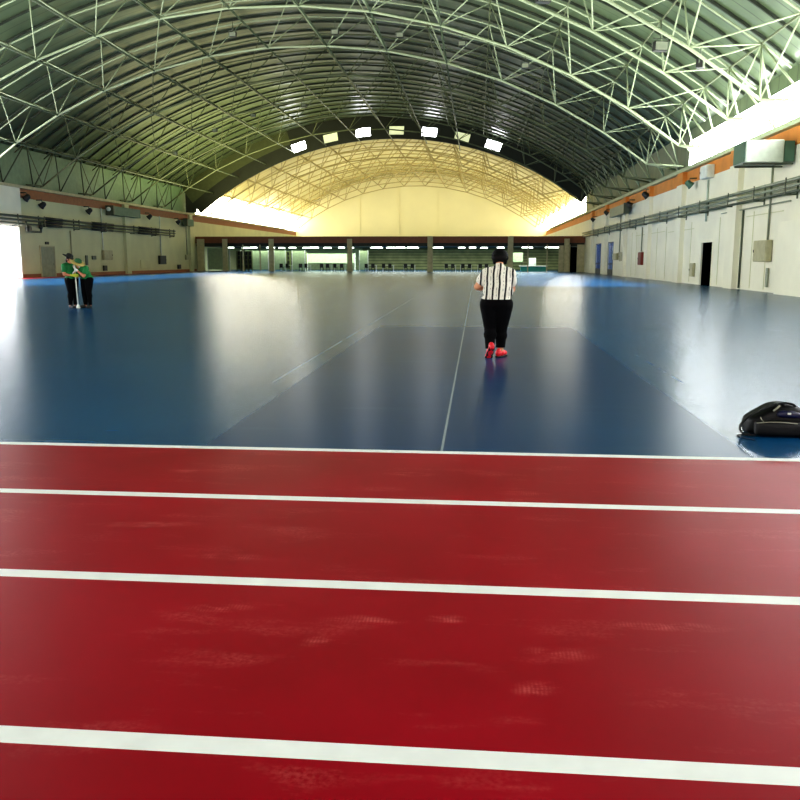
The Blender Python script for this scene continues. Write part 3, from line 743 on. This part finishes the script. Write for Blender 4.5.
bm = bmesh.new(); bx(bm, 9.9, 10.5, YF+.25, YF+.35, 0, 3.2); bx(bm, 12.1, 13.0, YF+.2, YF+.35, 0, 3.3); bx(bm, 11.1, 11.3, YF+.2, YF+.35, 0, 3.3); struct('wall_corner', bm, M_COLUMN, 'beige wall piece at the far right corner')

# ------------------------------------------------------------------ people
def remesh(bm, name, m, parent, vox, smooth=6, cut=None):
    """fuse overlapping shapes into one continuous skin"""
    me = bpy.data.meshes.new(name); bm.to_mesh(me); bm.free()
    o = bpy.data.objects.new(name, me); COL.objects.link(o)
    r = o.modifiers.new('r', 'REMESH'); r.mode = 'VOXEL'; r.voxel_size = vox; r.use_smooth_shade = True
    s = o.modifiers.new('s', 'SMOOTH'); s.factor = .5; s.iterations = smooth
    dg = bpy.context.evaluated_depsgraph_get(); dg.update()
    me2 = bpy.data.meshes.new_from_object(o.evaluated_get(dg))
    o.modifiers.clear(); o.data = me2; bpy.data.meshes.remove(me); me2.name = name
    if cut:
        b = bmesh.new(); b.from_mesh(me2)
        for co, no in cut:
            bmesh.ops.bisect_plane(b, geom=b.verts[:]+b.edges[:]+b.faces[:], plane_co=co, plane_no=no, clear_outer=True)
        b.to_mesh(me2); b.free()
    me2.materials.clear(); me2.materials.append(m)
    for p in me2.polygons: p.use_smooth = True; p.material_index = 0
    o.parent = parent
    return o

def hand(bm, wrist, d, nrm, side, s=1.0, curl=.6):
    """palm, four unequal bent fingers and a side thumb; d = pointing direction, nrm = palm normal"""
    w = Vector(wrist); d = Vector(d).normalized(); nrm = Vector(nrm); nrm = (nrm - d*nrm.dot(d)).normalized()
    sd = d.cross(nrm)*side
    for k in range(4):
        a = w + sd*(k-1.5)*.006*s; b = w + d*.08*s + sd*(k-1.5)*.02*s
        cap(bm, a, .017*s, b, .012*s, 8)
    for k, L in enumerate((.07, .078, .072, .056)):
        p = w + d*.085*s + sd*(1.5-k)*.021*s; v = d.copy(); L *= s
        for q, (seg, rr) in enumerate(((.42, .0095), (.32, .0088), (.26, .0078))):
            ang = curl*(.5+q*.35); v2 = (d*math.cos(ang*(q+1)*.7) + nrm*math.sin(ang*(q+1)*.7)).normalized()
            e = p + v2*L*seg*1.15; cap(bm, p, rr*s, e, rr*.93*s, 8); p = e
    p = w + d*.025*s + sd*.024*s; e = p + (sd*.75+d*.6+nrm*.25).normalized()*.042*s; cap(bm, p, .013*s, e, .0105*s, 8)
    f = e + (d*.8+nrm*.5+sd*.1).normalized()*.032*s; cap(bm, e, .0105*s, f, .009*s, 8)

def frame(yaw, pitch, roll=0.):
    return Matrix.Rotation(yaw, 3, 'Z') @ Matrix.Rotation(roll, 3, 'Y') @ Matrix.Rotation(pitch, 3, 'X')

def person(root, J, skin, shirt, pants, shoe, sole, hairfn, g=1.0, hem=.84, sleeve=.6, pcuff=.13, hy=(0, -.5), heel=None, hcurl=.7, belly=1., fs=1.):
    V = {k: Vector(v) for k, v in J.items()}
    H = frame(*hy); hc = V['head']
    hp = lambda x, y, z: hc + H @ Vector((x, y, z))
    # --- continuous body
    bm = bmesh.new()
    ell(bm, hp(0, -.005, .02), (.076, .094, .098), H, 20); ell(bm, hp(0, .025, -.05), (.056, .066, .062), H, 16)
    ell(bm, hp(0, .082, -.075), (.026, .022, .02), H, 10)             # chin
    cap(bm, hp(0, .088, .018), .009, hp(0, .108, -.022), .014, 8)     # nose
    ell(bm, hp(0, .088, -.05), (.026, .012, .011), H, 10)             # lips
    for s in (-1, 1):
        ell(bm, hp(s*.078, -.005, -.005), (.012, .022, .032), H, 10); ell(bm, hp(s*.03, .078, .03), (.024, .014, .01), H, 10)
    cap(bm, V['neck'], .056*g, hp(0, -.02, -.06), .05, 14)
    ell(bm, V['chest'], (.165*g, .105*g, .17), frame(*J.get('tor', (0, 0)))); ell(bm, V['belly'], (.155*g*belly, .11*g*belly, .15)); ell(bm, V['hips'], (.175*g, .125*g, .13))
    cap(bm, V['chest'], .1*g, V['neck'], .06*g); cap(bm, V['chest'], .11*g, V['hips'], .12*g)
    for s in 'LR':
        cap(bm, V['neck']-Vector((0,0,.03)), .06*g, V['sh'+s], .062*g); cap(bm, V['sh'+s], .06*g, V['el'+s], .043*g); cap(bm, V['el'+s], .043*g, V['wr'+s], .027*g)
        md = V['el'+s].lerp(V['wr'+s], .3); ell(bm, md, (.046*g,)*3, None, 12)
        d = V['hd'+s]; hand(bm, V['wr'+s], d, V['hn'+s], 1 if s == 'R' else -1, 1.0, hcurl)
        cap(bm, V['hip'+s], .105*g, V['kn'+s], .062*g); cap(bm, V['kn'+s], .062*g, V['an'+s], .038*g)
        ell(bm, V['kn'+s].lerp(V['an'+s], .3)-Vector((0,.012,0)), (.058*g, .06*g, .1), None, 12)
        cap(bm, V['an'+s]-Vector((0,0,.03)), .036, V['to'+s], .028)
    body = remesh(bm, 'body', skin, root, .0065, 3)
    # --- eyes
    for s in (-1, 1):
        b = bmesh.new(); ell(b, hp(s*.03, .084, .012), (.013, .008, .007), H, 8); obj('eye', b, M_BOXD, body)
    # --- shirt
    e = .022; bm = bmesh.new()
    ell(bm, V['chest'], (.165*g+e, .105*g+e, .17+e), frame(*J.get('tor', (0, 0)))); ell(bm, V['belly'], (.155*g*belly+e, .11*g*belly+e, .15+e)); ell(bm, V['hips']+Vector((0,0,.02)), (.178*g+e, .13*g+e, .15))
    cap(bm, V['chest'], .1*g+e, V['neck'], .06*g+e*.6); cap(bm, V['chest'], .12*g+e, V['hips'], .13*g+e)
    for s in 'LR':
        cap(bm, V['neck']-Vector((0,0,.035)), .06*g+e*.6, V['sh'+s], .062*g+e); q = V['sh'+s].lerp(V['el'+s], sleeve)
        cap(bm, V['sh'+s], .06*g+e, q, .056*g+e)
    cuts = [((0, 0, hem), (0, 0, -1))]
    so = remesh(bm, 'shirt', shirt, root, .011, 4, cuts)
    # --- trousers
    bm = bmesh.new(); e = .024
    ell(bm, V['hips'], (.175*g+e*.6, .125*g+e*.6, .13+e)); cap(bm, V['hips']+Vector((0,0,.1)), .12*g, V['hips'], .13*g)
    for s in 'LR':
        cap(bm, V['hip'+s], .108*g+e, V['kn'+s], .062*g+e*.8); q = V['an'+s]+Vector((0,0,.0)); cap(bm, V['kn'+s], .062*g+e*.8, q, .042*g+e*.7)
        ell(bm, V['kn'+s].lerp(V['an'+s], .3)-Vector((0,.012,0)), (.062*g+e, .064*g+e, .1), None, 12)
    remesh(bm, 'trousers', pants, root, .011, 4, [((0, 0, pcuff), (0, 0, -1)), ((0, 0, hem+.06), (0, 0, 1))])
    # --- shoes
    for s in 'LR':
        a, to = V['an'+s], V['to'+s]; d = (to-a); d.z = 0; d.normalize(); up = Vector((0,0,1))
        sh = bmesh.new(); lift = heel.get(s, 0.) if heel else 0.
        base = Vector((to.x, to.y, .0)); L = .1
        def sp(u, v, z): # u along foot from toe, v sideways; heel lifted by angle
            t_ = -u; return base + d*(-t_*math.cos(lift)) + Vector((-d.y, d.x, 0))*v + up*(z*math.cos(lift)+t_*math.sin(lift)) - d*0
        yawm = Matrix.Rotation(math.atan2(d.y, d.x)-PI/2, 3, 'Z') @ Matrix.Rotation(-lift, 3, 'X')
        ell(sh, sp(-.0, 0, .042*fs), (.044*fs, .06*fs, .036*fs), yawm, 14); ell(sh, sp(-.08*fs, 0, .05*fs), (.042*fs, .08*fs, .044*fs), yawm, 14); ell(sh, sp(-.165*fs, 0, .058*fs), (.036*fs, .045*fs, .052*fs), yawm, 14)
        so_ = remesh(sh, 'shoe', shoe, root, .008, 4)
        b = bmesh.new()
        for (u, rx, ry) in ((0, .046, .064), (-.08, .042, .08), (-.165, .037, .05)): ell(b, sp(u*fs, 0, .012), (rx*fs*1.1, ry*fs*1.08, .014), yawm, 14)
        remesh(b, 'sole', sole, so_, .006, 2)
    hairfn(root, hp, H)
    return V

# --- the woman in the striped shirt, seen from behind
W = thing('person', 'person in black and white striped shirt and black trousers walking away with head bowed', 'person', (.31, 12.25, 0), 0)
def hair_bob(root, hp, H):
    bm = bmesh.new()
    ell(bm, hp(0, -.03, .035), (.122, .115, .108), H, 20); ell(bm, hp(0, -.06, -.025), (.125, .08, .08), H, 16)
    for s in (-1, 1): ell(bm, hp(s*.075, -.01, -.02), (.035, .065, .075), H, 12)
    o = remesh(bm, 'hair', M_HAIR, root, .009, 3)
JW = dict(head=(.02, .2, 1.415), neck=(.01, .11, 1.29), chest=(.0, .06, 1.12), belly=(0, .02, .97), hips=(-.02, -.01, .80),
          shL=(-.165, .08, 1.205), elL=(-.30, .1, 1.02), wrL=(-.16, .31, .99), hdL=(.5, .8, .1), hnL=(.6, -.2, .5),
          shR=(.165, .08, 1.205), elR=(.205, .19, .985), wrR=(.1, .36, 1.02), hdR=(-.5, .8, .1), hnR=(-.6, -.2, .5),
          hipL=(-.12, -.01, .77), knL=(-.105, .0, .43), anL=(-.105, -.1, .13), toL=(-.12, -.04, .03),
          hipR=(.075, -.01, .77), knR=(.055, .05, .42), anR=(.05, .1, .1), toR=(.1, .22, .03), tor=(0, -.22))
person(W, JW, M_SKIN, M_STRIPE, M_PANTS, M_SHOE, M_SOLE, hair_bob, 1.15, .85, .5, .145, (0, -.75), {'L': .75, 'R': .0}, .8, 1.12, 1.22)

# --- the two workers in green on the left
def hat_fn(mc, mb, tilt, rotz, brim=.2, height=.15, off=(0, -.01, .07)):
    # tilt = (right side down, crown towards the viewer) in degrees
    def f(root, hp, H):
        bm = bmesh.new(); ell(bm, hp(0, -.025, .02), (.088, .1, .1), H, 16); ell(bm, hp(0, -.07, -.05), (.08, .06, .08), H, 14); remesh(bm, 'hair', M_HAIR, root, .009, 3)
        T = Matrix.Rotation(-rotz, 3, 'Z') @ Matrix.Rotation(math.radians(tilt[0]), 3, 'Y') @ Matrix.Rotation(math.radians(tilt[1]), 3, 'X')
        M = Matrix.Translation(hp(*off)) @ T.to_4x4()
        b = bmesh.new(); lathe(b, [(.108, 0), (.105, height*.35), (.09, height*.75), (.05, height*.97), (.004, height)], 20, M); cr = obj('hat', b, mc, root)
        b = bmesh.new(); lathe(b, [(.1, .012), (brim, -.02), (brim, -.03), (.1, -.002)], 24, M); obj('brim', b, mb, cr)
    return f
A = thing('person', 'person in green shirt and black tilted hat gripping the white pole', 'person', (-11.83, 23.9, 0), math.radians(-115))
JA = dict(head=(.05, .04, 1.41), neck=(.04, -.06, 1.30), chest=(.03, -.06, 1.13), belly=(.01, -.03, .98), hips=(0, 0, .84),
          shL=(-.13, -.04, 1.24), elL=(-.19, .08, 1.0), wrL=(-.05, .27, 1.2), hdL=(.4, .8, .2), hnL=(.6, 0, -.2),
          shR=(.2, -.04, 1.22), elR=(.24, .0, .98), wrR=(.12, .2, .95), hdR=(-.3, .9, 0), hnR=(-.7, .1, 0),
          hipL=(-.085, 0, .82), knL=(-.085, .03, .46), anL=(-.085, -.01, .1), toL=(-.1, .13, .03),
          hipR=(.085, 0, .82), knR=(.085, .03, .46), anR=(.085, -.01, .1), toR=(.1, .13, .03), tor=(0, .05))
person(A, JA, M_SKIN2, M_GREEN, M_PANTS, M_BOXD, M_SOLE, hat_fn(M_HATD, M_HATD, (29, -6), math.radians(-115), .2, .09, (0, -.035, .075)), 1.0, .86, .5, .09, (0, -.35))
B = thing('person', 'person in green shirt and wide green hat bending over the white pole', 'person', (-11.42, 23.95, 0), math.radians(160))
JB = dict(head=(.04, .2, 1.27), neck=(.03, .12, 1.2), chest=(.02, .07, 1.08), belly=(0, -.01, .95), hips=(0, -.05, .84),
          shL=(-.14, .1, 1.15), elL=(-.17, .24, .93), wrL=(.05, .3, 1.12), hdL=(.75, -.1, .4), hnL=(0, -.5, .5),
          shR=(.17, .08, 1.14), elR=(.25, .1, .9), wrR=(.2, .26, .95), hdR=(-.3, .3, .6), hnR=(-.8, 0, .2),
          hipL=(-.085, -.04, .82), knL=(-.09, .0, .46), anL=(-.09, -.03, .1), toL=(-.12, .11, .03),
          hipR=(.085, -.04, .82), knR=(.09, .0, .46), anR=(.09, -.03, .1), toR=(.12, .11, .03), tor=(0, -.45))
person(B, JB, M_SKIN2, M_GREEN, M_PANTS, M_BOXD, M_SOLE, hat_fn(M_DGREEN, M_STRAW, (27, 14), math.radians(160), .21, .1, (0, -.02, .07)), 1.0, .85, .55, .09, (0, -.6))
# gloves on the hands at the pole
def glove(root, J, s, m):
    bm = bmesh.new(); hand(bm, J['wr'+s], J['hd'+s], J['hn'+s], 1 if s == 'R' else -1, 1.18, .7)
    cap(bm, Vector(J['wr'+s]), .034, Vector(J['wr'+s]).lerp(Vector(J['el'+s]), .18), .036, 10); return remesh(bm, 'glove', m, root, .007, 2)
glove(A, JA, 'R', M_YGLOVE); glove(A, JA, 'L', M_WGLOVE); glove(B, JB, 'L', M_WGLOVE); glove(B, JB, 'R', M_WGLOVE)
t = thing('white_pole', 'slim white pole held upright between the two workers', 'pole', (-11.63, 23.8, 0))
b = bmesh.new(); tube(b, [(0,0,.06), (-.035,.0,1.3)], .02, 8); obj('shaft', b, M_WHITE, t)
b = bmesh.new(); lathe(b, [(.06, 0), (.06, .03), (.03, .1), (.02, .12)], 12); obj('foot', b, M_WHITE, t)
b = bmesh.new(); ell(b, (-.035, 0, 1.3), (.035,.035,.05), None, 10); obj('tip', b, M_WHITE, t)

# ------------------------------------------------------------------ the bag on the floor
G = thing('backpack', 'black backpack slumped on the blue floor at the right edge', 'backpack', (2.32, 6.93, 0), 0)
def loft(bm, secs, n=20, pw=.6):
    """secs: (x, ycentre, ry, ztop, zbase) superellipse sections along x"""
    rings = []
    for x, yc, ry, zt, zb in secs:
        ring = []
        for k in range(n):
            a = 2*PI*k/n; c, s_ = math.cos(a), math.sin(a)
            ring.append(bm.verts.new((x, yc+ry*math.copysign(abs(c)**pw, c), (zt+zb)/2+(zt-zb)/2*math.copysign(abs(s_)**pw, s_))))
        rings.append(ring)
    for i in range(len(rings)-1):
        for k in range(n):
            f = bm.faces.new((rings[i][k], rings[i][(k+1)%n], rings[i+1][(k+1)%n], rings[i+1][k])); f.smooth = True
    bm.faces.new(rings[0][::-1]); bm.faces.new(rings[-1])
b = bmesh.new()
loft(b, [(-.105, .11, .05, .115, .01), (-.095, .11, .09, .14, .004), (-.05, .105, .125, .16, .002), (.0, .1, .14, .195, .0), (.07, .11, .145, .235, .0), (.12, .11, .145, .258, .0), (.19, .11, .145, .262, .0), (.27, .11, .145, .245, .0), (.36, .11, .14, .2, .0), (.44, .1, .12, .15, .0), (.47, .1, .07, .11, .01)], 24)
o = obj('main_body', b, M_BAG, G); sb = o.modifiers.new('s', 'SUBSURF'); sb.levels = 1; sb.render_levels = 2
b = bmesh.new()
loft(b, [(-.07, -.04, .02, .12, .01), (-.045, -.05, .05, .13, .004), (.1, -.055, .06, .14, .002), (.25, -.055, .06, .13, .002), (.34, -.045, .04, .11, .006)], 18)
o = obj('front_pocket', b, M_BAG, G); sb = o.modifiers.new('s', 'SUBSURF'); sb.levels = 1; sb.render_levels = 2
b = bmesh.new(); tube(b, [(-.07, -.098, .118), (.02, -.112, .13), (.12, -.117, .13), (.24, -.115, .12)], .0045, 6); obj('zip', b, M_ZIP, G)
b = bmesh.new()
loft(b, [(.1, -.03, .02, .2, .165), (.14, -.035, .03, .215, .155), (.24, -.035, .03, .212, .15), (.32, -.025, .02, .18, .15)], 12)
o = obj('printed_flap', b, M_BAGB, G); sb = o.modifiers.new('s', 'SUBSURF'); sb.levels = 1; sb.render_levels = 1
b = bmesh.new(); tube(b, [(.075, -.03, .205), (.105, -.03, .232), (.125, -.02, .248)], .008, 6); obj('zip_pull', b, M_ZIP, G)
b = bmesh.new(); bx(b, .175, .2, -.075, -.06, .185, .2); obj('buckle', b, M_WHITE, G)
b = bmesh.new(); tube(b, [(-.04, -.088, .165), (-.035, -.105, .145), (-.02, -.11, .132)], .004, 6); obj('piping', b, M_ZIP, G)
# shoulder strap: flat webbing looping out on the left and lying on the floor
def ribbon(bm, pts, w, th=.006):
    pts = [Vector(p) for p in pts]; L = []
    for i, p in enumerate(pts):
        d = (pts[min(i+1,len(pts)-1)]-pts[max(i-1,0)]).normalized(); a = Vector((0,1,0)); a = (a-d*a.dot(d)).normalized(); nn = d.cross(a)
        L.append([bm.verts.new(p+a*sx*w/2+nn*sy*th/2) for sx, sy in ((-1,-1),(1,-1),(1,1),(-1,1))])
    for i in range(len(L)-1):
        for k in range(4): bm.faces.new((L[i][k], L[i][(k+1)%4], L[i+1][(k+1)%4], L[i+1][k])).smooth = True
    bm.faces.new(L[0][::-1]); bm.faces.new(L[-1])
def spline(P, n=8):
    P = [Vector(p) for p in P]; out = []
    for i in range(len(P)-1):
        p0, p1, p2, p3 = P[max(i-1,0)], P[i], P[i+1], P[min(i+2,len(P)-1)]
        for k in range(n):
            t_ = k/n; out.append(.5*((2*p1)+(p2-p0)*t_+(2*p0-5*p1+4*p2-p3)*t_*t_+(3*p1-p0-3*p2+p3)*t_**3))
    out.append(P[-1]); return out
b = bmesh.new(); ribbon(b, spline([(.1, .0, .262), (.03, -.01, .232), (-.06, -.02, .19), (-.13, -.03, .145), (-.172, -.035, .09), (-.178, -.04, .05), (-.155, -.04, .022), (-.11, -.035, .008), (-.05, -.03, .006)]), .03, .012); obj('shoulder_strap', b, M_STRAP, G)
b = bmesh.new(); ribbon(b, spline([(-.09, -.02, .02), (-.15, -.03, .01), (-.2, -.06, .006), (-.195, -.1, .006), (-.16, -.16, .006), (-.115, -.215, .006)]), .016, .005); obj('strap_reflection', b, M_STRAP, G)  # dark strip laid on the floor as the strap's reflection
b = bmesh.new(); tube(b, spline([(.14, .06, .25), (.19, .02, .265), (.25, .02, .25), (.28, .06, .22)]), .009, 8); obj('top_handle', b, M_STRAP, G)
b = bmesh.new(); bx(b, .295, .46, -.135, -.09, .003, .028); obj('red_tab', b, M_REDTAG, G, .008)

# ------------------------------------------------------------------ floodlights hanging under the roof
for (x, y, z, s, rz, l) in FL: flood(x, y, z, s, l, rz)

# ------------------------------------------------------------------ light
w = bpy.data.worlds.new('sky'); sc.world = w; w.use_nodes = True
bg = w.node_tree.nodes['Background']; bg.inputs[0].default_value = (.93, .97, 1, 1); bg.inputs[1].default_value = 2.2
def area(name, loc, rot, sx, sy, energy, col=(1, 1, 1)):
    d = bpy.data.lights.new(name, 'AREA'); d.shape = 'RECTANGLE'; d.size = sx; d.size_y = sy; d.energy = energy; d.color = col
    o = bpy.data.objects.new(name, d); COL.objects.link(o); o.location = loc; o.rotation_euler = rot; return o
area('fill_behind', (-8, YB+1, 8), (math.radians(80), 0, 0), 40, 9, 2500, (1, .98, .93))  # fill lamp added behind the camera
area('right_roof_wash', (5, 42, 6.6), (PI, 0, 0), 14, 18, 1300, (.97, 1, .9))  # added uplight, brightens the near roof on the right
area('far_hall_uplight', (-11, 140, 5.0), (PI, 0, 0), 36, 40, 4200, (1, .95, .8))  # uplight added to brighten the far roof, unseen from below
area('low_room_light', (-11, 113, 3.0), (0, 0, 0), 42, 8, 4200, (.9, 1, .86))
area('near_roof_wash', (-9, 36, 6.6), (PI, 0, 0), 42, 20, 2900, (.95, 1, .9))  # unseen uplight added for the near roof in place of floor bounce
area('left_roof_wash', (-24, 90, 6.6), (PI, 0, 0), 14, 22, 4200, (1, .93, .45))  # warm uplight added under the left roof before the bulkhead, unseen
for nm, x, y, sy, e in (('left_floor_fill', -27, 73, 56, 2600), ('right_floor_fill', 6, 72, 50, 3000)):  # narrow-beam lamps added to brighten the far floor, kept out of sight
    a_ = area(nm, (x, y, 8.5), (0, 0, 0), 7, sy, e, (.93, .97, 1)); a_.data.spread = math.radians(35)
area('gateway_daylight', (XL-.5, 42, 2.0), (0, -PI/2, 0), 3.8, 42, 4000, (1, 1, 1))

# ------------------------------------------------------------------ camera
cam = bpy.data.cameras.new('camera'); co = bpy.data.objects.new('camera', cam); COL.objects.link(co); sc.camera = co
cam.sensor_fit = 'HORIZONTAL'; cam.sensor_width = 36; cam.lens = 36*840/800; cam.clip_end = 600
co.location = (0, 0, 1.4)
pit, yaw, rol = math.radians(-9.4486), math.radians(5.1585), math.radians(.0712)
co.rotation_euler = (Matrix.Rotation(yaw, 3, 'Z') @ Matrix.Rotation(PI/2+pit, 3, 'X') @ Matrix.Rotation(rol, 3, 'Z')).to_euler()
sc.view_settings.view_transform = 'Standard'; sc.view_settings.look = 'Medium High Contrast'
sc.view_settings.exposure = .12; sc.view_settings.gamma = 1
sc.cycles.max_bounces = 8; sc.cycles.diffuse_bounces = 5; sc.cycles.glossy_bounces = 4
sc.cycles.use_denoising = True; sc.cycles.use_adaptive_sampling = False; sc.cycles.sampling_pattern = 'TABULATED_SOBOL'; sc.cycles.denoising_prefilter = 'ACCURATE'
sc.cycles.sample_clamp_indirect = 4
